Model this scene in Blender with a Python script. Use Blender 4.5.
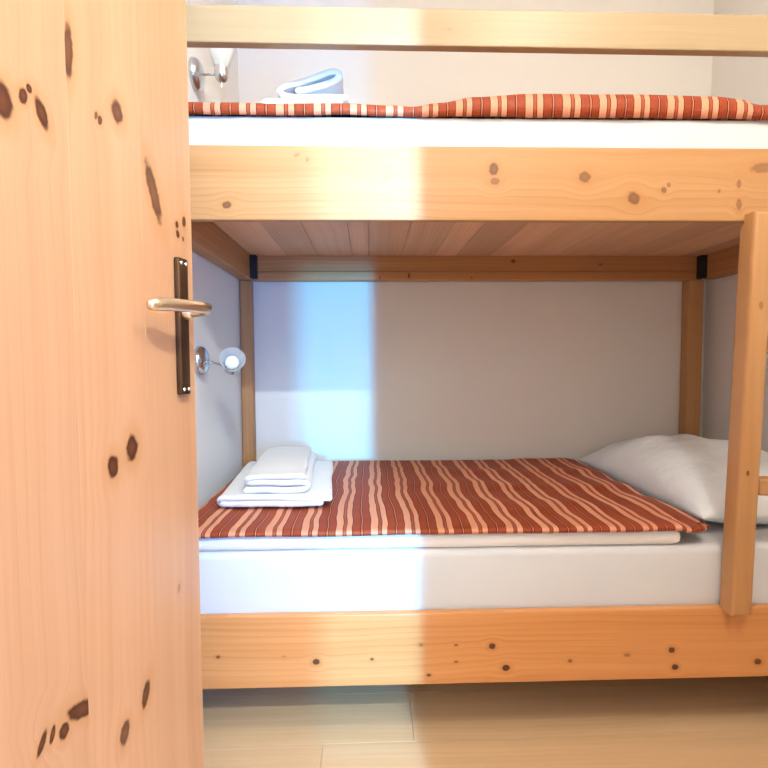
import bpy, bmesh, math, random
from mathutils import Vector, Matrix, noise, Euler

random.seed(7)
scene = bpy.context.scene
C = scene.collection
for o in list(bpy.data.objects):
    bpy.data.objects.remove(o, do_unlink=True)
PI = math.pi

# ------------------------------------------------------------------ camera
# world: X along the bed, Y into the room, Z up; bed front plane is Y = 0
cam_d = bpy.data.cameras.new('camera')
cam = bpy.data.objects.new('camera', cam_d)
C.objects.link(cam)
cam_d.sensor_width = 36.0
cam_d.lens = 36.0 * 504.59 / 768.0
cam_d.clip_start = 0.01
cam.matrix_world = (Matrix.Translation((0, -1.266, 1.0)) @ Matrix.Rotation(-0.0279, 4, 'Z')
                    @ Matrix.Rotation(PI / 2 - 0.0509, 4, 'X') @ Matrix.Rotation(-0.005, 4, 'Z'))
scene.camera = cam

# ------------------------------------------------------------------ world and lights
world = bpy.data.worlds.new('world')
scene.world = world
world.use_nodes = True
bg = world.node_tree.nodes['Background']
bg.inputs['Color'].default_value = (1.0, 0.86, 0.86, 1)
bg.inputs['Strength'].default_value = 0.88


def area(name, loc, target, size, energy, color, size_y=None, shape='DISK'):
    l = bpy.data.lights.new(name, 'AREA')
    l.shape = shape
    l.size = size
    if size_y:
        l.size_y = size_y
    l.energy = energy
    l.color = color
    o = bpy.data.objects.new(name, l)
    o.location = loc
    o.rotation_euler = (Vector(target) - Vector(loc)).to_track_quat('-Z', 'Y').to_euler()
    C.objects.link(o)
    return o


# ceiling lamp of the bunk room
cl = bpy.data.lights.new('ceiling_lamp_light', 'POINT')
cl.energy = 13.4
cl.color = (1.0, 0.935, 0.82)
cl.shadow_soft_size = 0.045
co = bpy.data.objects.new('ceiling_lamp_light', cl)
co.location = (0.66, -0.98, 2.36)
C.objects.link(co)
# hall lamp, shining in through the open doorway
pl = bpy.data.lights.new('hall_lamp_light', 'POINT')
pl.energy = 90.0
pl.color = (0.80, 0.95, 0.98)
pl.shadow_soft_size = 0.022
po = bpy.data.objects.new('hall_lamp_light', pl)
po.location = (0.41, -2.2, 2.45)
C.objects.link(po)
# daylight from a narrow window beyond the hall
area('hall_window_light', (0.687, -4.5, 1.12), (0.1, 0.0, 1.0), 0.06, 120.0, (0.06, 0.55, 1.0), 0.5, 'RECTANGLE')
# added tall narrow fill light in the hall, tints the left side blue
area('hall_blue_fill', (0.425, -2.40, 1.05), (0.0, 0.5, 1.0), 0.05, 22.0, (0.03, 0.32, 1.0), 0.7, 'RECTANGLE')

vs = scene.view_settings
vs.view_transform = 'Standard'
vs.look = 'None'
vs.exposure = 1.14
vs.gamma = 1.0
vs.use_curve_mapping = False


# ------------------------------------------------------------------ node helpers
class NT:
    def __init__(self, name):
        self.m = bpy.data.materials.new(name)
        self.m.use_nodes = True
        self.t = self.m.node_tree
        self.b = self.t.nodes['Principled BSDF']

    def n(self, typ, **kw):
        nd = self.t.nodes.new(typ)
        for k, v in kw.items():
            setattr(nd, k, v)
        return nd

    def put(self, sock, v):
        if isinstance(v, bpy.types.NodeSocket):
            self.t.links.new(v, sock)
        else:
            sock.default_value = v

    def math(self, op, a, b=0.0, c=None, clamp=False):
        nd = self.n('ShaderNodeMath', operation=op, use_clamp=clamp)
        self.put(nd.inputs[0], a)
        self.put(nd.inputs[1], b)
        if c is not None:
            self.put(nd.inputs[2], c)
        return nd.outputs[0]

    def vec(self, x, y, z):
        nd = self.n('ShaderNodeCombineXYZ')
        for s, v in zip(nd.inputs, (x, y, z)):
            self.put(s, v)
        return nd.outputs[0]

    def noise(self, v, scale, detail=3.0, rough=0.55, dist=0.0):
        nd = self.n('ShaderNodeTexNoise')
        self.put(nd.inputs['Vector'], v)
        nd.inputs['Scale'].default_value = scale
        nd.inputs['Detail'].default_value = detail
        nd.inputs['Roughness'].default_value = rough
        nd.inputs['Distortion'].default_value = dist
        return nd.outputs[0]

    def ramp(self, fac, stops, interp='LINEAR'):
        nd = self.n('ShaderNodeValToRGB')
        nd.color_ramp.interpolation = interp
        el = nd.color_ramp.elements
        while len(el) > 1:
            el.remove(el[-1])
        el[0].position = stops[0][0]
        el[0].color = (*stops[0][1], 1)
        for p, c in stops[1:]:
            e = el.new(p)
            e.color = (*c, 1)
        self.put(nd.inputs[0], fac)
        return nd.outputs[0]

    def remap(self, v, a, b, c=0.0, d=1.0, interp='SMOOTHSTEP'):
        nd = self.n('ShaderNodeMapRange', interpolation_type=interp)
        self.put(nd.inputs[0], v)
        for i, x in enumerate((a, b, c, d)):
            nd.inputs[i + 1].default_value = x
        return nd.outputs[0]

    def mix(self, fac, a, b, mode='MIX'):
        nd = self.n('ShaderNodeMix', data_type='RGBA', blend_type=mode)
        self.put(nd.inputs[0], fac)
        for s, v in ((nd.inputs[6], a), (nd.inputs[7], b)):
            self.put(s, v if isinstance(v, bpy.types.NodeSocket) else (*v, 1))
        return nd.outputs[2]

    def bump(self, h, strength, dist):
        nd = self.n('ShaderNodeBump')
        nd.inputs['Strength'].default_value = strength
        nd.inputs['Distance'].default_value = dist
        self.put(nd.inputs['Height'], h)
        self.t.links.new(nd.outputs[0], self.b.inputs['Normal'])

    def set(self, **kw):
        for k, v in kw.items():
            s = self.b.inputs[k.replace('_', ' ')]
            if isinstance(v, tuple) and len(v) == 3:
                v = (*v, 1)
            self.put(s, v)
        return self.m


PINE = ((0.56, 0.305, 0.13), (0.52, 0.265, 0.10), (0.42, 0.19, 0.063))
PINE_DOOR = ((0.61, 0.315, 0.155), (0.57, 0.28, 0.13), (0.49, 0.22, 0.092))
PINE_PALE = ((0.42, 0.31, 0.18), (0.39, 0.28, 0.155), (0.355, 0.245, 0.125))
PINE_OLD = ((0.56, 0.275, 0.105), (0.47, 0.21, 0.075), (0.38, 0.15, 0.05))
LAMINATE = ((0.86, 0.61, 0.36), (0.80, 0.54, 0.30), (0.70, 0.45, 0.235))


def wood(name, axis, cross, cols=PINE, knots=(), rough=0.42, lines=0.45, offset=0.0, scale=1.0, vary=0.0):
    """Grain runs along object axis `axis`; knots are (along, across, r_along, r_across, angle, strength)."""
    t = NT(name)
    tc = t.n('ShaderNodeTexCoord').outputs['Object']
    sp = t.n('ShaderNodeSeparateXYZ')
    t.put(sp.inputs[0], tc)
    third = 3 - axis - cross
    a, b, c = sp.outputs[axis], sp.outputs[cross], sp.outputs[third]
    if vary:
        rnd = t.n('ShaderNodeObjectInfo').outputs['Random']
        a = t.math('ADD', a, t.math('MULTIPLY', rnd, 37.0))
        b = t.math('ADD', b, t.math('MULTIPLY', rnd, 5.0))
    flat = t.vec(a, b, 0.0)
    mask = None
    halo = None
    warp = None
    cores = []
    kn = t.math('MULTIPLY', t.math('SUBTRACT', t.noise(flat, 90.0, 2.0), 0.5), 0.6) if knots else None
    for (ka, kb, ra, rb, ang, st) in knots:
        sub = t.n('ShaderNodeVectorMath', operation='SUBTRACT')
        t.put(sub.inputs[0], flat)
        sub.inputs[1].default_value = (ka, kb, 0)
        rot = t.n('ShaderNodeVectorRotate', rotation_type='Z_AXIS')
        t.put(rot.inputs['Vector'], sub.outputs[0])
        rot.inputs['Angle'].default_value = -ang
        mul = t.n('ShaderNodeVectorMath', operation='MULTIPLY')
        t.put(mul.inputs[0], rot.outputs[0])
        mul.inputs[1].default_value = (1 / ra, 1 / rb, 0)
        ln = t.n('ShaderNodeVectorMath', operation='LENGTH')
        t.put(ln.inputs[0], mul.outputs[0])
        r = t.math('ADD', ln.outputs['Value'], kn)
        cores.append(r)
        m = t.math('MULTIPLY', t.remap(r, 1.2, 0.7), st)
        h = t.math('MULTIPLY', t.remap(r, 2.6, 0.9), 0.45 * st)
        spb = t.n('ShaderNodeSeparateXYZ')
        t.put(spb.inputs[0], sub.outputs[0])
        w = t.math('MULTIPLY', t.math('MULTIPLY', spb.outputs[1], t.remap(r, 5.0, 0.3)), -0.75)
        mask = m if mask is None else t.math('MAXIMUM', mask, m)
        halo = h if halo is None else t.math('MAXIMUM', halo, h)
        warp = w if warp is None else t.math('ADD', warp, w)
    q = t.math('ADD', b, offset)
    if warp is not None:
        q = t.math('ADD', q, warp)
    slow = t.noise(t.vec(t.math('MULTIPLY', a, 1.3 * scale), t.math('MULTIPLY', b, 5.0 * scale), offset), 1.0, 2.0)
    q = t.math('ADD', q, t.math('MULTIPLY', slow, 0.05 / scale))
    # broad bands, ring lines and fine fibre
    band = t.noise(t.vec(t.math('MULTIPLY', a, 0.5), t.math('MULTIPLY', q, 26.0 * scale), c), 1.0, 2.0)
    ring = t.math('FRACT', t.math('MULTIPLY', q, 62.0 * scale))
    ring = t.math('POWER', ring, 3.0)
    ringamp = t.remap(t.noise(t.vec(t.math('MULTIPLY', a, 0.9), t.math('MULTIPLY', q, 9.0), offset + 4.0), 1.0, 1.0), 0.35, 0.65)
    ring = t.math('MULTIPLY', ring, ringamp)
    fibre = t.noise(t.vec(t.math('MULTIPLY', a, 4.0), t.math('MULTIPLY', q, 260.0), c), 1.0, 2.0)
    fac = t.math('ADD', t.math('MULTIPLY', band, 0.75), t.math('MULTIPLY', ring, lines * 0.55))
    fac = t.math('ADD', fac, t.math('MULTIPLY', t.math('SUBTRACT', fibre, 0.5), 0.35))
    col = t.ramp(fac, [(0.22, cols[0]), (0.48, cols[1]), (0.85, cols[2])])
    if vary:
        sh = t.remap(rnd, 0.0, 1.0, 1.0 - vary, 1.0, 'LINEAR')
        g = t.n('ShaderNodeCombineColor')
        for i in range(3):
            t.put(g.inputs[i], sh)
        col = t.mix(1.0, col, g.outputs[0], 'MULTIPLY')
    if mask is not None:
        col = t.mix(halo, col, (0.50, 0.20, 0.05))
        core = cores[0]
        for c_ in cores[1:]:
            core = t.math('MINIMUM', core, c_)
        kcol = t.ramp(core, [(0.0, (0.16, 0.045, 0.014)), (0.45, (0.11, 0.028, 0.009)), (0.8, (0.05, 0.011, 0.004)), (1.0, (0.15, 0.04, 0.010))])
        col = t.mix(mask, col, kcol)
    t.bump(t.math('ADD', fac, fibre), 0.12, 0.001)
    return t.set(Base_Color=col, Roughness=rough)


def plain(name, col, rough=0.5, metal=0.0, nscale=0, nstr=0.0, ndist=0.001, var=0.0, **kw):
    t = NT(name)
    tc = t.n('ShaderNodeTexCoord').outputs['Object']
    c = col
    if nscale:
        f = t.noise(tc, nscale, 3.0)
        if nstr:
            t.bump(f, nstr, ndist)
        if var:
            c = t.mix(f, tuple(x * (1 - var) for x in col), tuple(min(1, x * (1 + var)) for x in col))
    return t.set(Base_Color=c, Roughness=rough, Metallic=metal, **kw)


def stripe_mat(name, phase=0.0):
    t = NT(name)
    tc = t.n('ShaderNodeTexCoord').outputs['Object']
    sp = t.n('ShaderNodeSeparateXYZ')
    t.put(sp.inputs[0], tc)
    x = sp.outputs[0]
    w = t.noise(t.vec(t.math('MULTIPLY', x, 2.2), t.math('MULTIPLY', sp.outputs[1], 4.0), phase), 1.0, 2.0)
    x = t.math('ADD', x, t.math('MULTIPLY', t.math('SUBTRACT', w, 0.5), 0.045))
    fr = t.math('FRACT', t.math('DIVIDE', t.math('ADD', x, 10.0 + phase), 0.089))
    peach, red, dark, mid = (0.74, 0.33, 0.20), (0.33, 0.052, 0.015), (0.10, 0.013, 0.007), (0.40, 0.08, 0.028)
    col = t.ramp(fr, [(0.0, peach), (0.20, dark), (0.225, mid), (0.29, dark), (0.315, peach), (0.47, dark),
                      (0.50, red), (0.70, dark), (0.735, (0.62, 0.22, 0.12)), (0.765, dark), (0.79, red), (0.975, dark)], 'CONSTANT')
    f = t.noise(t.vec(t.math('MULTIPLY', sp.outputs[0], 60.0), t.math('MULTIPLY', sp.outputs[1], 900.0), 0.0), 1.0, 2.0)
    f2 = t.noise(tc, 26.0, 3.0)
    sheen_paint = t.math('MULTIPLY', t.remap(f, 0.45, 0.75), 0.10)
    col = t.mix(sheen_paint, col, (0.75, 0.36, 0.20))  # satin sheen painted into the colour as pale streaks
    t.bump(t.math('ADD', f2, t.math('MULTIPLY', f, 0.3)), 0.35, 0.004)
    return t.set(Base_Color=col, Roughness=0.55, Specular_IOR_Level=0.25)


M = {}
M['wall'] = plain('plaster', (0.82, 0.785, 0.735), 0.9, nscale=240, nstr=0.25, ndist=0.002, var=0.03)
M['ceiling'] = plain('ceiling_paint', (0.86, 0.84, 0.80), 0.9, nscale=120, nstr=0.1, var=0.02)
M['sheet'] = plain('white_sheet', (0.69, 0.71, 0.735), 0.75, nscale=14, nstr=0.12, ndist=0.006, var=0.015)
M['duvet'] = plain('white_duvet', (0.86, 0.85, 0.84), 0.8, nscale=20, nstr=0.25, ndist=0.006, var=0.015)
M['pillow'] = plain('pillow_linen', (0.82, 0.87, 0.90), 0.8, nscale=11, nstr=0.5, ndist=0.02, var=0.02)
M['towel'] = plain('terry_cotton', (0.90, 0.90, 0.90), 0.95, nscale=420, nstr=0.6, ndist=0.003, var=0.02)
M['bronze'] = plain('dark_bronze', (0.085, 0.040, 0.016), 0.42, 0.7, nscale=60, var=0.15)
M['nickel'] = plain('satin_brass', (0.78, 0.66, 0.50), 0.28, 1.0, nscale=40, var=0.05)
M['chrome'] = plain('brushed_chrome', (0.62, 0.62, 0.64), 0.25, 1.0, nscale=80, var=0.06)
M['screw'] = plain('screw_metal', (0.80, 0.72, 0.60), 0.3, 1.0, nscale=40, var=0.05)
M['glass'] = plain('frosted_glass', (0.93, 0.96, 0.97), 0.35, nscale=60, var=0.02, Transmission_Weight=0.55, IOR=1.3)
M['bulb'] = plain('opal_bulb', (0.95, 0.96, 0.95), 0.3, nscale=30, var=0.01)
M['dark'] = plain('matte_black', (0.012, 0.010, 0.012), 0.6, nscale=60, var=0.2)
M['stripe'] = stripe_mat('striped_satin', 0.0)
M['stripe_up'] = stripe_mat('striped_satin_upper', 0.031)
M['floor'] = wood('laminate', 0, 1, LAMINATE, rough=0.38, lines=0.3, vary=0.12)
M['beam_y'] = wood('pine_beam_depth', 1, 2, PINE_OLD, rough=0.5, lines=0.4, vary=0.06)
M['post'] = wood('pine_post', 2, 0, PINE_OLD, rough=0.5, lines=0.5, vary=0.06)
M['rung'] = wood('pine_rung', 0, 2, PINE, rough=0.45, lines=0.4, vary=0.05)
M['panel'] = wood('pine_panel_plank', 1, 0, ((0.90, 0.54, 0.34), (0.84, 0.47, 0.27), (0.70, 0.34, 0.17)), rough=0.6, lines=0.5, vary=0.25,
                  knots=((0.12, 0.02, 0.012, 0.008, 0.2, 0.8),))


# ------------------------------------------------------------------ mesh helpers
def tag(o, label=None, cat=None, group=None, kind=None):
    for k, v in (('label', label), ('category', cat), ('group', group), ('kind', kind)):
        if v:
            o[k] = v
    return o


def obj(name, bm, mat, parent=None, smooth=None, origin=None, local=False):
    """bm in world coordinates (or in the parent's own ones if local); origin goes to its centre."""
    if origin is None:
        lo = Vector([min(v.co[i] for v in bm.verts) for i in range(3)])
        hi = Vector([max(v.co[i] for v in bm.verts) for i in range(3)])
        origin = (lo + hi) / 2
    origin = Vector(origin)
    bmesh.ops.translate(bm, verts=bm.verts, vec=-origin)
    me = bpy.data.meshes.new(name)
    bmesh.ops.recalc_face_normals(bm, faces=bm.faces)
    bm.to_mesh(me)
    bm.free()
    if smooth is not None:
        me.polygons.foreach_set('use_smooth', [True] * len(me.polygons))
        if smooth > 0:
            me.set_sharp_from_angle(angle=math.radians(smooth))
    me.materials.append(mat)
    o = bpy.data.objects.new(name, me)
    C.objects.link(o)
    if parent:
        o.parent = parent
        p = parent
        base = Vector((0, 0, 0))
        if not local:
            while p:
                base += p.location
                p = p.parent
        o.location = origin - base
    else:
        o.location = origin
    return o


def empty(name, loc, rz=0.0):
    o = bpy.data.objects.new(name, None)
    o.empty_display_size = 0.05
    o.location = loc
    o.rotation_euler = (0, 0, rz)
    C.objects.link(o)
    return o


def box(x0, x1, y0, y1, z0, z1, bev=0.0, seg=2, bm=None):
    bm = bm or bmesh.new()
    r = bmesh.ops.create_cube(bm, size=1.0)
    vs_ = r['verts']
    for v in vs_:
        v.co = Vector((x0 if v.co.x < 0 else x1, y0 if v.co.y < 0 else y1, z0 if v.co.z < 0 else z1))
    if bev:
        es = list({e for v in vs_ for e in v.link_edges})
        bmesh.ops.bevel(bm, geom=es, offset=bev, segments=seg, profile=0.5, affect='EDGES')
    return bm


def prism(poly, axis, t0, t1, bev=0.0):
    """extrude a 2-D polygon along an axis (0: poly is y,z; 1: x,z; 2: x,y)"""
    bm = bmesh.new()

    def P(p, t):
        return {0: (t, p[0], p[1]), 1: (p[0], t, p[1]), 2: (p[0], p[1], t)}[axis]
    A = [bm.verts.new(P(p, t0)) for p in poly]
    B = [bm.verts.new(P(p, t1)) for p in poly]
    n = len(poly)
    bm.faces.new(A)
    bm.faces.new(B[::-1])
    for i in range(n):
        bm.faces.new((A[i], A[(i + 1) % n], B[(i + 1) % n], B[i]))
    if bev:
        bmesh.ops.bevel(bm, geom=list(bm.edges), offset=bev, segments=2, profile=0.5, affect='EDGES')
    return bm


def tube(pts, rad, n=12, bm=None, flat=1.0):
    """round bar through pts with a radius for each point"""
    bm = bm or bmesh.new()
    pts = [Vector(p) for p in pts]
    if not isinstance(rad, (list, tuple)):
        rad = [rad] * len(pts)
    rings = []
    up = Vector((0, 0, 1))
    for i, p in enumerate(pts):
        d = (pts[min(i + 1, len(pts) - 1)] - pts[max(i - 1, 0)]).normalized()
        u = d.cross(up)
        if u.length < 0.05:
            u = d.cross(Vector((1, 0, 0)))
        u.normalize()
        w = u.cross(d).normalized()
        rings.append([bm.verts.new(p + rad[i] * (math.cos(2 * PI * k / n) * u + flat * math.sin(2 * PI * k / n) * w)) for k in range(n)])
    for A, B in zip(rings, rings[1:]):
        for k in range(n):
            bm.faces.new((A[k], A[(k + 1) % n], B[(k + 1) % n], B[k]))
    bm.faces.new(rings[0][::-1])
    bm.faces.new(rings[-1])
    return bm


def lathe(prof, base, axis, n=28, bm=None, closed=True):
    """revolve (radius, height) profile about axis starting at base"""
    bm = bm or bmesh.new()
    q = Vector(axis).normalized().to_track_quat('Z', 'Y')
    rings = []
    for r, h in prof:
        if r < 1e-6:
            rings.append([bm.verts.new(Vector(base) + q @ Vector((0, 0, h)))])
        else:
            rings.append([bm.verts.new(Vector(base) + q @ Vector((r * math.cos(2 * PI * k / n), r * math.sin(2 * PI * k / n), h))) for k in range(n)])
    for A, B in zip(rings, rings[1:]):
        for k in range(n):
            k2 = (k + 1) % n
            if len(A) == 1 and len(B) == 1:
                continue
            if len(A) == 1:
                bm.faces.new((A[0], B[k2], B[k]))
            elif len(B) == 1:
                bm.faces.new((A[k], A[k2], B[0]))
            else:
                bm.faces.new((A[k], A[k2], B[k2], B[k]))
    return bm


def fbm(x, y, z=0.0, s=1.0):
    return noise.noise(Vector((x * s, y * s, z))) + 0.5 * noise.noise(Vector((x * s * 2.1, y * s * 2.1, z + 7)))


# ------------------------------------------------------------------ the room
XL, XR, YB, YF, ZC = -0.553, 1.503, 0.965, -1.20, 2.64
W = 0.12


def struct(name, bm, mat, label, cat, **kw):
    return tag(obj(name, bm, mat, **kw), label, cat, kind='structure')


struct('wall_left', box(XL - W, XL, YF, YB, -0.02, ZC), M['wall'], 'off-white plastered wall at the foot of the bunks, with the lamps', 'wall')
struct('wall_back', box(XL - W, XR + W, YB, YB + W, -0.02, ZC), M['wall'], 'off-white plastered wall along the long side of the bunks', 'wall')
struct('wall_right', box(XR, XR + W, YF, YB, -0.02, ZC), M['wall'], 'off-white plastered wall at the pillow end of the bunks', 'wall')
bm = box(XL - W, -0.475, YF - W, YF, -0.02, ZC)
box(0.292, XR + W, YF - W, YF, -0.02, ZC, bm=bm)
box(-0.475, 0.292, YF - W, YF, 2.30, ZC, bm=bm)
struct('wall_front', bm, M['wall'], 'off-white wall with the doorway behind the viewpoint', 'wall')
bm = box(-2.2, 0.34, -2.72, -2.6, -0.02, ZC)  # unseen screen added behind the doorway to trim the daylight into a band
box(0.50, 2.2, -2.72, -2.6, -0.02, ZC, bm=bm)
box(0.34, 0.50, -2.72, -2.6, 1.40, ZC, bm=bm)
struct('hall_light_screen', bm, M['wall'], 'unseen off-white screen added in the hall, its slit shaping the daylight band', 'wall')
struct('ceiling', box(XL - W, XR + W, YF - W, YB + W, ZC, ZC + 0.08), M['ceiling'], 'plain white ceiling over the bunk room', 'ceiling')

floor = empty('floor', (0.47, -0.12, 0.0))
tag(floor, 'light wood laminate plank floor under the bunk bed', 'floor', kind='structure')
obj('floor_base', box(XL - W, XR + W, -2.72, YB + W, -0.06, -0.012), M['dark'], floor)
pw = 0.193
rows = 17
shared = {}
for r in range(rows):
    y1 = YB - r * pw
    y0 = y1 - pw
    xs = [XL, XL + 0.37 + 0.62 * ((r * 0.618) % 1.0)]
    while xs[-1] < XR - 0.25:
        xs.append(xs[-1] + 1.2)
    xs[-1] = XR
    if len(xs) > 2 and xs[-1] - xs[-2] < 0.1:
        xs.pop(-2)
    for x0, x1 in zip(xs, xs[1:]):
        obj('plank', box(x0 + 0.0004, x1 - 0.0004, y0 + 0.0004, y1 - 0.0004, -0.012, 0.0, 0.0003, 1), M['floor'], floor)

# ------------------------------------------------------------------ the open pine door
ang = math.atan2(0.985, 0.17)
DW, DH, DT = 0.84, 1.985, 0.040
E = Vector((-0.309, -0.366, 0))
hinge = E - Vector((math.cos(ang), math.sin(ang), 0)) * DW
door = empty('door_1', (hinge.x, hinge.y, 0.012), ang)
tag(door, 'open knotty pine door of wide vertical boards, at the left', 'door', kind='structure')
# (x from hinge, z, half height, half width, angle from vertical, strength)
dk = [(0.472, 1.264, .019, .013, -.1, 1), (0.498, 1.281, .009, .006, .2, 1), (0.506, 1.293, .005, .004, 0, 1), (0.522, 1.274, .017, .008, -.35, 1),
      (0.5645, 1.366, .034, .008, .05, .9), (0.651, 1.336, .016, .012, 0, .9), (0.616, 1.309, .007, .004, .3, .95), (0.609, 1.312, .006, .003, .3, .8),
      (0.730, 1.255, .046, .013, -.38, .9), (0.816, 1.232, .009, .006, 0, 1), (0.794, 1.222, .006, .005, 0, 1),
      (0.796, 1.207, .007, .005, 0, 1), (0.812, 1.203, .004, .003, 0, 1),
      (0.62, 0.856, .016, .011, 0, 1), (0.661, 0.874, .020, .013, .1, 1),
      (0.549, 0.568, .011, .026, .45, 1), (0.520, 0.562, .010, .008, 0, 1), (0.503, 0.571, .010, .004, .3, 1), (0.488, 0.572, .014, .005, .5, 1),
      (0.676, 0.502, .020, .009, .3, .95), (0.626, 0.479, .017, .010, .2, .9), (0.772, 0.619, .008, .004, .1, .45),
      (0.30, 1.45, .016, .012, .1, 1), (0.20, 1.10, .02, .013, 0, 1), (0.08, 0.6, .016, .011, 0, 1), (0.35, 0.30, .018, .012, 0, 1)]
NP = 6
pwid = DW / NP
for k in range(NP):
    x0, x1 = k * pwid, (k + 1) * pwid
    cx, cz = (x0 + x1) / 2, DH / 2
    ks = [(z - 0.012 - cz, x - cx, rz_, rx_, a_, st) for (x, z, rz_, rx_, a_, st) in dk if x0 <= x < x1]
    tone = (1.0, .95, 1.02, .97, 1.03, .98)[k]
    m = wood('door_pine_board', 2, 0, tuple(tuple(v * tone for v in c_) for c_ in PINE_DOOR), ks, rough=0.36, lines=0.30, offset=0.37 * k)
    obj('plank', box(x0, x1, 0, DT, 0, DH, 0.0002, 1), m, door, local=True)
# handle set: (door-local) x 0.80, face at y = 0
hs = obj('handle_plate', box(0.779, 0.807, -0.011, 0.0, 0.929, 1.155, 0.003, 2), M['bronze'], door, smooth=30, local=True)
for sx in (0.786, 0.800):
    for sz in (0.938, 1.146):
        s = obj('screw', lathe([(0.0, 0.0022), (0.0022, 0.0020), (0.0034, 0.0), ], (sx, -0.0108, sz), (0, -1, 0), 12), M['screw'], door, smooth=40, local=True)
        s.parent = hs
        s.location -= hs.location
zl = 1.066
obj('handle_collar', lathe([(0.0, 0.0), (0.0125, 0.0), (0.0125, 0.010), (0.010, 0.013), (0, 0.013)], (0.795, -0.0112, zl), (0, -1, 0), 20), M['nickel'], door, smooth=40, local=True)
pts = [(0.795, -0.022, zl), (0.796, -0.036, zl + .001), (0.796, -0.046, zl + .003), (0.788, -0.052, zl + .005), (0.765, -0.051, zl + .005),
       (0.735, -0.047, zl + .004), (0.705, -0.040, zl + .003), (0.678, -0.034, zl + .001), (0.667, -0.031, zl + .000), (0.662, -0.030, zl + .000)]
obj('handle_lever', tube(pts, [.0085, .0085, .0090, .0092, .0092, .0094, .0096, .0098, .0086, .004], 16), M['nickel'], door, smooth=50, local=True)

# ------------------------------------------------------------------ the bunk bed
bed = empty('bunk_bed', (0.475, 0.46, 0.0))
tag(bed, 'pine bunk bed built between the walls with ladder and guard rail', 'bunk bed')


def board(name, bounds, axis, cross, cols, knots, bev=0.003, lines=0.5, offset=0.0, rough=0.42, rot=None):
    x0, x1, y0, y1, z0, z1 = bounds
    c = ((x0 + x1) / 2, (y0 + y1) / 2, (z0 + z1) / 2)
    ks = [(k[0] - c[axis], k[1] - c[cross], *k[2:]) for k in knots]
    m = wood(name + '_pine', axis, cross, cols, ks, rough, lines, offset)
    o = obj(name, box(*bounds, bev, 2), m, bed)
    if rot:
        o.rotation_euler = rot
    return o


UB = [(-0.347, 1.377, .012, .009, .3, .75), (-0.175, 1.497, .008, .004, .4, .35), (-0.15, 1.486, .005, .006, 0, .35), (0.045, 1.441, .008, .005, .3, .3),
      (0.31, 1.466, .012, .016, 0, .75), (0.313, 1.437, .012, .009, 0, .55), (0.538, 1.448, .015, .014, 0, .6), (0.663, 1.397, .015, .017, .6, .65),
      (0.739, 1.417, .007, .008, 0, .6), (0.751, 1.430, .005, .006, 0, .5), (0.93, 1.433, .006, .012, 0, .5), (0.932, 1.383, .007, .015, 0, .5),
      (0.993, 1.473, .035, .013, .1, .45), (0.88, 1.415, .004, .004, 0, .5), (1.30, 1.43, .014, .012, 0, .8)]
LB = [(-0.393, 0.238, .006, .004, 0, .8), (-0.143, 0.220, .009, .008, 0, 1), (0.001, 0.224, .005, .004, 0, .8), (0.128, 0.259, .006, .004, 0, .5),
      (0.148, 0.178, .006, .004, 0, .9), (0.219, 0.257, .005, .003, 0, .7), (0.219, 0.212, .005, .003, 0, .7), (0.313, 0.252, .009, .008, 0, 1),
      (0.350, 0.193, .011, .008, 0, 1), (0.518, 0.208, .006, .005, 0, .7), (0.669, 0.220, .008, .005, 0, .5), (0.788, 0.231, .009, .008, 0, 1),
      (0.798, 0.185, .009, .008, 0, 1), (1.02, 0.195, .010, .008, 0, .9), (1.22, 0.25, .009, .008, 0, .9), (-0.225, 0.236, .006, .003, 0, .3)]
board('bed_board', (XL + .004, XR - .004, 0.0, 0.022, 1.341, 1.521), 0, 2, PINE, UB, offset=.2)
board('bed_board', (XL + .004, XR - .004, 0.0, 0.022, 0.153, 0.342), 0, 2, ((0.74, 0.35, 0.13), (0.68, 0.295, 0.095), (0.52, 0.20, 0.055)), LB, offset=1.4, lines=.4)  # colour lifted above the upper board's to offset weaker lamp light down here
board('guard_rail', (XL + .004, XR - .004, 0.002, 0.028, 1.760, 1.848), 0, 2, PINE_PALE, [(0.2, 1.80, .006, .004, 0, .15)], lines=.3, offset=2.2, rot=(0, 0.0045, 0))
board('wall_beam', (XL + .055, XR - .055, 0.915, 0.955, 1.372, 1.50), 0, 2, PINE_OLD, [(0.62, 1.415, .010, .008, 0, .8), (1.0, 1.40, .008, .006, 0, .6)], offset=.7)
board('batten', (XL + .055, XR - .055, 0.909, 0.955, 1.333, 1.3715), 0, 2, PINE_OLD,
      [(0.17, 1.352, .005, .012, 0, .9), (0.045, 1.345, .003, .006, 0, .9), (0.44, 1.345, .003, .005, 0, .7)], offset=.9, bev=.004)
board('wall_beam', (XL + .055, XR - .055, 0.915, 0.955, 0.153, 0.342), 0, 2, PINE_OLD, [], offset=3.1)
for nm, (a0, a1) in (('l', (XL + .003, -.500)), ('r', (1.450, XR - .003))):
    obj('side_beam', box(a0, a1, 0.031, 0.905, 1.335, 1.50, .003), M['beam_y'], bed)
    obj('side_beam', box(a0, a1, 0.031, 0.905, 0.153, 0.342, .003), M['beam_y'], bed)
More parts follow.
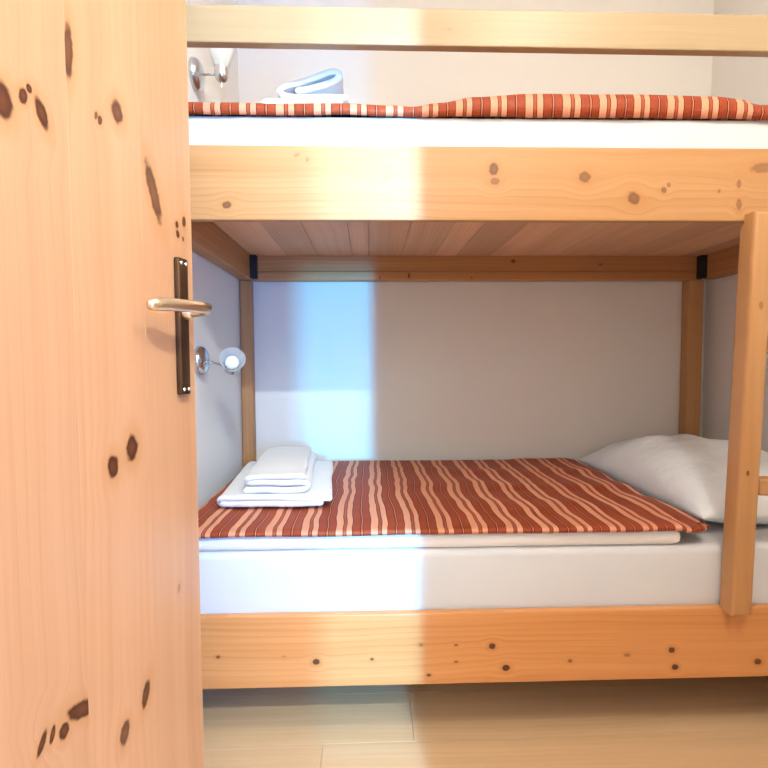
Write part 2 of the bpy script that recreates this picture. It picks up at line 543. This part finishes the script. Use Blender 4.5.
# corner posts: the two at the back wall, the two at the front behind the boards
obj('corner_post', box(XL + .003, -.503, 0.9065, 0.960, 0, 1.334, .004), M['post'], bed)
obj('corner_post', box(1.390, 1.455, 0.9065, 0.960, 0, 1.3325, .004), wood('pine_post_warm', 2, 0, PINE, rough=.5, lines=.6), bed)
obj('corner_post', box(XL + .003, -.500, 0.0305, 0.085, 0, 0.153, .004), M['post'], bed)
obj('corner_post', box(1.450, XR - .003, 0.0305, 0.085, 0, 0.153, .004), M['post'], bed)
for a0, a1 in ((XL + .006, -.503), (1.453, XR - .006)):
    obj('rail_post', box(a0, a1, 0.0305, 0.075, 1.501, 1.86, .004), M['post'], bed)
for a0, a1 in ((-.4995, -.472), (1.420, 1.4495)):
    obj('corner_block', box(a0, a1, 0.880, 0.9085, 1.338, 1.434, .002), M['dark'], bed)  # small black block in each back corner below the slats
# planks that carry the upper mattress, laid from front to back
x = -0.499
k = 0
widths = [.150, .131, .148, .068, .139, .142, .096, .146, .128, .152, .121, .150, .139, .144, .20]
while x < 1.449:
    w = min(widths[k % len(widths)], 1.449 - x)
    obj('slat', box(x + .0006, x + w - .0006, 0.0305, 0.9145, 1.437, 1.455, .0012, 1), M['panel'], bed)
    x += w
    k += 1
for k in range(13):
    xa = -0.43 + k * 0.15
    obj('slat', box(xa, xa + .09, 0.0305, 0.9145, 0.235, 0.253, .002, 1), M['panel'], bed)


# ladder between the two front boards: posts lap over the boards' faces
def ladder_post(x0, lean):
    yf, yb = -0.036, 0.0205
    zb, zt = 0.3355, 1.357
    poly = [(yf, zb), (-0.0005, zb), (-0.0005, .3425), (yb, .3425), (yb, 1.318), (-0.0005, 1.3395), (-0.0005, zt), (yf, zt)]
    bm = prism(poly, 0, x0, x0 + .054)
    es = [e for e in bm.edges if abs(e.verts[0].co.y - e.verts[1].co.y) < 1e-6 and abs(e.verts[0].co.y - yf) < 1e-6]
    es += [e for e in bm.edges if abs(e.verts[0].co.z - e.verts[1].co.z) > .5 and e not in es]
    bmesh.ops.bevel(bm, geom=es, offset=0.011, segments=4, profile=0.5, affect='EDGES')
    for v in bm.verts:
        v.co.x += lean * (v.co.z - .85)
    m = wood('ladder_pine', 2, 0, PINE, [(-.14, -.012, .007, .004, 0, .8), (.28, .008, .01, .006, 0, .4)], rough=.36, lines=.5, offset=x0)
    return obj('ladder_post', bm, m, bed, smooth=25)


ladder_post(0.934, 0.026)
ladder_post(1.330, 0.026)
for zr in (0.668, 1.03):
    obj('ladder_rung', box(0.991 + .026 * (zr - .85), 1.3285 + .026 * (zr - .85), -0.030, 0.010, zr - .022, zr + .022, .006, 3), M['rung'], bed)

# ------------------------------------------------------------------ mattresses
MX0, MX1 = -0.495, 1.445


def mattress(name, y0, y1, z0, z1, label, r=0.022):
    bm = box(MX0, MX1, y0, y1, z0, z1, r, 5)
    o = obj(name, bm, M['sheet'], smooth=60)
    return tag(o, label, 'mattress')


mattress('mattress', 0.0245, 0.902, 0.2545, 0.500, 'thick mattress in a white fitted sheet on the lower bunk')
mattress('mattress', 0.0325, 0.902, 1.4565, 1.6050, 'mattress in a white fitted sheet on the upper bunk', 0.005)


def slab(x0, x1, y0, y1, zb, zt, nx, ny, r, wob=0.0, sd=0.0):
    """soft rounded slab: grid top and bottom, edges rounded with radius r"""
    bm = bmesh.new()

    def prof(t):  # 0..1 along the edge zone -> 0..1 height
        t = max(0.0, min(1.0, t))
        return math.sqrt(max(0.0, 1 - (1 - t) ** 2))
    top, bot = [], []
    us = [0, .15, .4, .7, 1]
    xs = [x0 + r * u for u in us] + [x0 + r + (x1 - x0 - 2 * r) * i / nx for i in range(1, nx)] + [x1 - r * u for u in us[::-1]]
    ys = [y0 + r * u for u in us] + [y0 + r + (y1 - y0 - 2 * r) * i / ny for i in range(1, ny)] + [y1 - r * u for u in us[::-1]]
    zm = (zb + zt) / 2
    for i, x in enumerate(xs):
        rt, rb = [], []
        for j, y in enumerate(ys):
            e = min(x - x0, x1 - x, y - y0, y1 - y) / r
            h = prof(e)
            w = wob * fbm(x, y, sd, 7.0)
            dx = wob * noise.noise(Vector((x * 5, y * 5, sd + 3)))
            zt_ = zm + (zt - zm) * h + w * h
            vt = bm.verts.new((x + dx, y + wob * .7 * noise.noise(Vector((x * 6, y * 3, sd + 9))), zt_))
            rt.append(vt)
            edge = i in (0, len(xs) - 1) or j in (0, len(ys) - 1)
            rb.append(vt if edge else bm.verts.new((x + dx, vt.co.y, zm - (zm - zb) * h)))
        top.append(rt)
        bot.append(rb)
    for i in range(len(xs) - 1):
        for j in range(len(ys) - 1):
            bm.faces.new((top[i][j], top[i + 1][j], top[i + 1][j + 1], top[i][j + 1]))
            f = (bot[i][j], bot[i][j + 1], bot[i + 1][j + 1], bot[i + 1][j])
            if len(set(f)) == 4 and not all(a is b for a, b in zip(f, (top[i][j], top[i][j + 1], top[i + 1][j + 1], top[i + 1][j]))):
                bm.faces.new(f)
    return bm


# ------------------------------------------------------------------ duvets under the covers
tag(obj('duvet', slab(-0.492, 0.820, 0.024, 0.885, 0.5005, 0.5455, 60, 24, .018, .0025, 1.0), M['duvet'], smooth=0),
    'white duvet edge showing under the striped cover of the lower bunk', 'duvet')


# ------------------------------------------------------------------ striped covers
def cover(x0, x1, y0, y1, ztop, lip, nx, ny, right_trim=None, front_pull=0.0):
    """cloth with a rounded front lip; ztop(x, y) gives the surface, lip(x) how far the front hangs"""
    bm = bmesh.new()
    rows_ = []
    prof = [(-0.004, -1.0), (-0.009, -.6), (-0.008, -.3), (-0.002, -.08), (0.010, 0.0)]
    vs_ = [y0 + .010 + (y1 - y0 - .010) * j / ny for j in range(1, ny + 1)]
    for i in range(nx + 1):
        u = i / nx
        col = []
        for dy, dz in prof:
            x = x0 + (x1 - x0) * u
            y = y0 + dy + .03 * max(0.0, (x - .83) / .07) ** 2 * front_pull
            z = ztop(x, y0 + .012) + dz * lip(x)
            y += .004 * noise.noise(Vector((x * 8, 1.5, dz)))
            col.append(bm.verts.new((x, y, z)))
        for y in vs_:
            xe = x1 + (right_trim(y) if right_trim else 0)
            x = x0 + (xe - x0) * u
            col.append(bm.verts.new((x, y, ztop(x, y))))
        rows_.append(col)
    for A, B in zip(rows_, rows_[1:]):
        for a, b, c, d in zip(A, B, B[1:], A[1:]):
            bm.faces.new((a, b, c, d))
    return bm


def solid(o, t, off=-1.0):
    md = o.modifiers.new('thickness', 'SOLIDIFY')
    md.thickness = t
    md.offset = off
    return o


def z_low(x, y):
    z = 0.5600
    v = fbm(x * 1.0, y * .35, 3.0, 6.0)
    amp = .0016 + .0049 * max(0.0, min(1.0, (x - .2) / .5))
    z += amp * v + .0040 * math.sin(y * 26 + 3 * math.sin(x * 2.3) + 2 * noise.noise(Vector((x * 6, y * 5, 2)))) * max(0, min(1, (x - .05) / .4))
    z += .006 * math.exp(-((x + .495) / .035) ** 2) * max(0, min(1, y / .3))          # turned up against the wall
    z -= .006 * max(0, 1 - y / .10)
    z -= .010 * max(0, (x - .84) / .07)
    return max(z, .5585 if x < .83 else .545)


lc = cover(-0.498, 0.900, 0.018, 0.890, z_low, lambda x: .015 + .003 * noise.noise(Vector((x * 5, 0, 8))), 180, 60,
           lambda y: .02 * noise.noise(Vector((y * 5, 4, 0))) + .012 * (1 - y / .2 if y < .2 else 0), 1.0)
o = obj('bed_cover', lc, M['stripe'], smooth=0)
solid(o, .0085)
tag(o, 'rust and peach striped satin cover spread over the lower bunk', 'bed cover')


def lerp_tab(tab, x):
    if x <= tab[0][0]:
        return tab[0][1]
    for (a, fa), (b, fb) in zip(tab, tab[1:]):
        if x <= b:
            t = (x - a) / (b - a)
            t = t * t * (3 - 2 * t)
            return fa + (fb - fa) * t
    return tab[-1][1]


TOP = [(-.52, 1.631), (-.25, 1.630), (-.05, 1.632), (.05, 1.628), (.11, 1.624), (.18, 1.634), (.27, 1.652), (.42, 1.664), (.70, 1.663), (.88, 1.660), (.95, 1.654), (.985, 1.642), (1.00, 1.639), (1.08, 1.642)]
LIP = [(-.52, .0245), (.02, .0235), (.11, .0165), (.18, .026), (.27, .044), (.42, .056), (.70, .055), (.88, .052), (.95, .046), (.985, .034), (1.08, .034)]


def z_up(x, y):
    back = max(0, min(1, (y - .03) / .25))
    z = lerp_tab(TOP, x)
    z = z * (1 - back) + 1.618 * back
    return z + .0015 * fbm(x, y, 5.0, 9.0)


uc = cover(-0.498, 1.060, 0.0335, 0.890, z_up, lambda x: lerp_tab(LIP, x), 180, 30)
o = obj('bed_cover', uc, M['stripe_up'], smooth=0)
solid(o, .0075)
tag(o, 'rust and peach striped satin cover bunched along the upper bunk edge', 'bed cover')


# ------------------------------------------------------------------ pillows
def pillow(cx, cy, cz, lx, ly, th, sd, tilt=0.0, sag=0.0):
    bm = bmesh.new()
    n = 44
    gt, gb = [], []
    for i in range(n + 1):
        a, b = [], []
        for j in range(n + 1):
            u, v = 2 * i / n - 1, 2 * j / n - 1
            su, sv = math.sin(u * PI / 2), math.sin(v * PI / 2)
            pinch = 1 - .07 * (1 - su * su) * abs(sv) ** 3 - 0.0
            pinch2 = 1 - .07 * (1 - sv * sv) * abs(su) ** 3
            x, y = lx / 2 * su * pinch2, ly / 2 * sv * pinch
            h = (max(0, 1 - abs(su) ** 2.4) * max(0, 1 - abs(sv) ** 2.4)) ** .52
            wr = (.012 * fbm(x * 1.2, y * 2.2, sd, 5.0) + .007 * noise.noise(Vector((x * 9 + y * 14, y * 7 - x * 4, sd + 20)))) * h + .006 * (1 - h) * noise.noise(Vector((x * 16, y * 16, sd)))
            edge = i in (0, n) or j in (0, n)
            zt = th * .74 * h + wr + tilt * (y / ly)
            zt *= 1
            va = bm.verts.new((cx + x, cy + y, cz + th * .26 + max(zt, -.2)))
            a.append(va)
            b.append(va if edge else bm.verts.new((cx + x, cy + y, cz + th * .26 - th * .26 * min(1, h * 1.5) + tilt * (y / ly) * (1 - min(1, h * 1.5)))))
        gt.append(a)
        gb.append(b)
    for i in range(n):
        for j in range(n):
            bm.faces.new((gt[i][j], gt[i + 1][j], gt[i + 1][j + 1], gt[i][j + 1]))
            f = (gb[i][j], gb[i][j + 1], gb[i + 1][j + 1], gb[i + 1][j])
            if len({*f} - {gt[i][j], gt[i + 1][j], gt[i + 1][j + 1], gt[i][j + 1]}) > 0:
                bm.faces.new(f)
    return bm


tag(obj('pillow', pillow(1.178, 0.490, .502, .530, .83, .200, 2.0), M['pillow'], smooth=0),
    'plump white pillow on the lower bunk behind the ladder', 'pillow')
tag(obj('pillow', pillow(1.265, 0.52, 1.6065, .35, .72, .085, 6.0), M['pillow'], smooth=0),
    'flat white pillow on the upper bunk, barely showing at the right edge', 'pillow')


# ------------------------------------------------------------------ towels
def ribbon(path, th, y0, y1, ny, sd, shear=0.0, wob=.002, taper=0.0):
    """thick cloth following a (x, z) path, extruded in Y: a folded towel"""
    # smooth the path
    P = [Vector((p[0], p[1])) for p in path]
    for _ in range(2):
        Q = [P[0]]
        for a, b in zip(P, P[1:]):
            Q += [a * .75 + b * .25, a * .25 + b * .75]
        Q.append(P[-1])
        P = Q
    n = len(P)
    L, R = [], []
    for i in range(n):
        d = (P[min(i + 1, n - 1)] - P[max(i - 1, 0)]).normalized()
        nn = Vector((-d.y, d.x))
        L.append(P[i] + nn * th / 2)
        R.append(P[i] - nn * th / 2)
    d0, d1 = (P[0] - P[1]).normalized(), (P[-1] - P[-2]).normalized()
    ring = L + [P[-1] + d1 * th * .3 + (L[-1] - P[-1]) * .5, P[-1] + d1 * th * .42, P[-1] + d1 * th * .3 - (L[-1] - P[-1]) * .5] \
        + R[::-1] + [P[0] + d0 * th * .3 - (L[0] - P[0]) * .5, P[0] + d0 * th * .42, P[0] + d0 * th * .3 + (L[0] - P[0]) * .5]
    cen = sum(ring, Vector((0, 0))) / len(ring)
    bm = bmesh.new()
    rows_ = []
    zmin = min(p.y for p in ring)
    yy = [0, .01, .03] + [j / ny for j in range(1, ny)] + [.97, .99, 1]
    for t in yy:
        y = y0 + (y1 - y0) * t
        e = min(t, 1 - t) * (y1 - y0)
        row = []
        for p in ring:
            q = p
            inset = .0
            if e < .006:
                inset = (1 - e / .006) * .0035
            x = q.x + shear * (y - y0) + wob * 1.6 * noise.noise(Vector((q.x * 14, y * 9, sd + q.y * 30)))
            x = cen.x + (x - cen.x) * (1 - taper * t)
            z = q.y + wob * noise.noise(Vector((q.x * 16, y * 11, sd + 5 + q.y * 20)))
            yj = y + .006 * noise.noise(Vector((q.x * 9, q.y * 60, sd + 11))) * (1 if t in (0, .01, .03) else 0)
            row.append(bm.verts.new((x, yj, max(z, zmin))))
        rows_.append(row)
    m = len(ring)
    for A, B in zip(rows_, rows_[1:]):
        for k in range(m):
            bm.faces.new((A[k], A[(k + 1) % m], B[(k + 1) % m], B[k]))
    # end caps as quads across the thickness
    nl = len(L)
    for row, flip in ((rows_[0], True), (rows_[-1], False)):
        left = row[:nl]
        right = row[nl + 3:nl + 3 + nl][::-1]
        for i in range(nl - 1):
            f = (left[i], left[i + 1], right[i + 1], right[i])
            bm.faces.new(f[::-1] if flip else f)
        c = row[nl:nl + 3]
        bm.faces.new((left[-1], c[0], c[1], c[2], right[-1]))
        c = row[-3:]
        bm.faces.new((right[0], c[0], c[1], c[2], left[0]))
    return bm


def towel(name, path, th, y0, y1, ox, oz, label, sd, rz=0.0, shear=0.0, **kw):
    bm = ribbon(path, th, y0, y1, 14, sd, shear, **kw)
    bmesh.ops.translate(bm, verts=bm.verts, vec=(ox, 0, oz))
    o = obj(name, bm, M['towel'], smooth=0)
    o.rotation_euler.z = rz
    return tag(o, label, 'towel')


# lower bunk: a flat folded bath towel with a smaller folded towel on it
zt = 0.5690
towel('towel', [(.29, .009), (.15, .008), (.02, .008), (-.004, .009), (-.009, .016), (-.004, .024), (.02, .025), (.16, .025), (.315, .023)],
      .0160, .195, .70, -.425, zt, 'large flat-folded white towel lying on the lower striped cover', 3.0, rz=-.035, shear=-.10, wob=.0035)
towel('towel', [(-.01, .010), (.05, .009), (.13, .009), (.165, .009), (.178, .017), (.174, .027), (.158, .031), (.08, .030), (.012, .030), (-.005, .035), (-.001, .044), (.03, .047), (.10, .050), (.160, .047)],
      .0165, .215, .68, -.355, zt + .034, 'small white towel folded in layers on top of the larger lower one', 4.0, rz=-.03, shear=-.10, wob=.0045)
# upper bunk
zt = 1.6390
towel('towel', [(.22, .012), (.12, .011), (.03, .011), (.006, .012), (-.002, .021), (.006, .031), (.03, .033), (.12, .033), (.20, .031)],
      .020, .10, .40, -.275, zt, 'flat-folded white towel, mostly hidden, on the upper striped cover', 8.0)
towel('towel', [(.175, .011), (.11, .010), (.05, .010), (.010, .012), (-.004, .024), (.006, .038), (.05, .050), (.10, .066), (.140, .079), (.158, .074), (.155, .060), (.120, .043), (.08, .032), (.045, .028)],
      .016, .115, .36, -.232, zt + .0435, 'white towel in a loose slanting fold on the upper bunk', 9.0)


# ------------------------------------------------------------------ reading lamps
def reading_lamp(rose, joint, axis, label, pull):
    rose, joint, ax = Vector(rose), Vector(joint), Vector(axis).normalized()
    t = empty('reading_lamp', rose)
    tag(t, label, 'lamp')
    obj('wall_rose', lathe([(0, 0), (.046, 0), (.048, .004), (.047, .012), (.042, .021), (.031, .028), (.015, .0325), (0, .0335)], rose, (1, 0, 0), 36), M['chrome'], t, smooth=40)
    s = rose + Vector((.031, 0, 0))
    arm = obj('arm', tube([s, s.lerp(joint, .5), joint], [.0034, .0034, .0034], 10), M['chrome'], t, smooth=40)
    obj('arm_sleeve', tube([s.lerp(joint, .62), s.lerp(joint, .86)], .0052, 12), M['chrome'], arm, smooth=30)
    cup = obj('lamp_cup', lathe([(0, -.004), (.010, -.003), (.017, .003), (.0205, .013), (.0215, .026), (.0215, .036), (.0195, .036), (.019, .03), (0, .03)], joint - ax * .018, ax, 28), M['chrome'], t, smooth=40)
    b = joint + ax * .016
    sh = obj('shade', lathe([(.0195, 0), (.022, .008), (.028, .025), (.034, .042), (.0375, .055), (.0388, .061), (.0375, .062), (.0360, .055), (.0325, .042), (.0265, .025), (.0205, .009), (.018, .002), (.0195, 0)], b, ax, 36), M['glass'], t, smooth=60)
    obj('bulb', lathe([(0, .000), (.010, .001), (.0125, .010), (.018, .022), (.021, .033), (.019, .043), (.011, .050), (0, .052)], b - ax * .003, ax, 24), M['bulb'], sh, smooth=60)
    if pull:
        obj('switch_pin', tube([joint - ax * .022, joint - ax * .040], .0016, 8), M['chrome'], cup, smooth=40)
    return t


reading_lamp((XL + .0005, .395, 1.900), (-.447, .335, 1.868), (0.02, 0, 1), 'chrome wall lamp with upturned glass shade above the upper bunk', True)
reading_lamp((XL + .0005, .375, .995), (-.441, .352, .971), (.30, -.86, .38), 'chrome wall lamp with round frosted shade above the lower bunk', False)
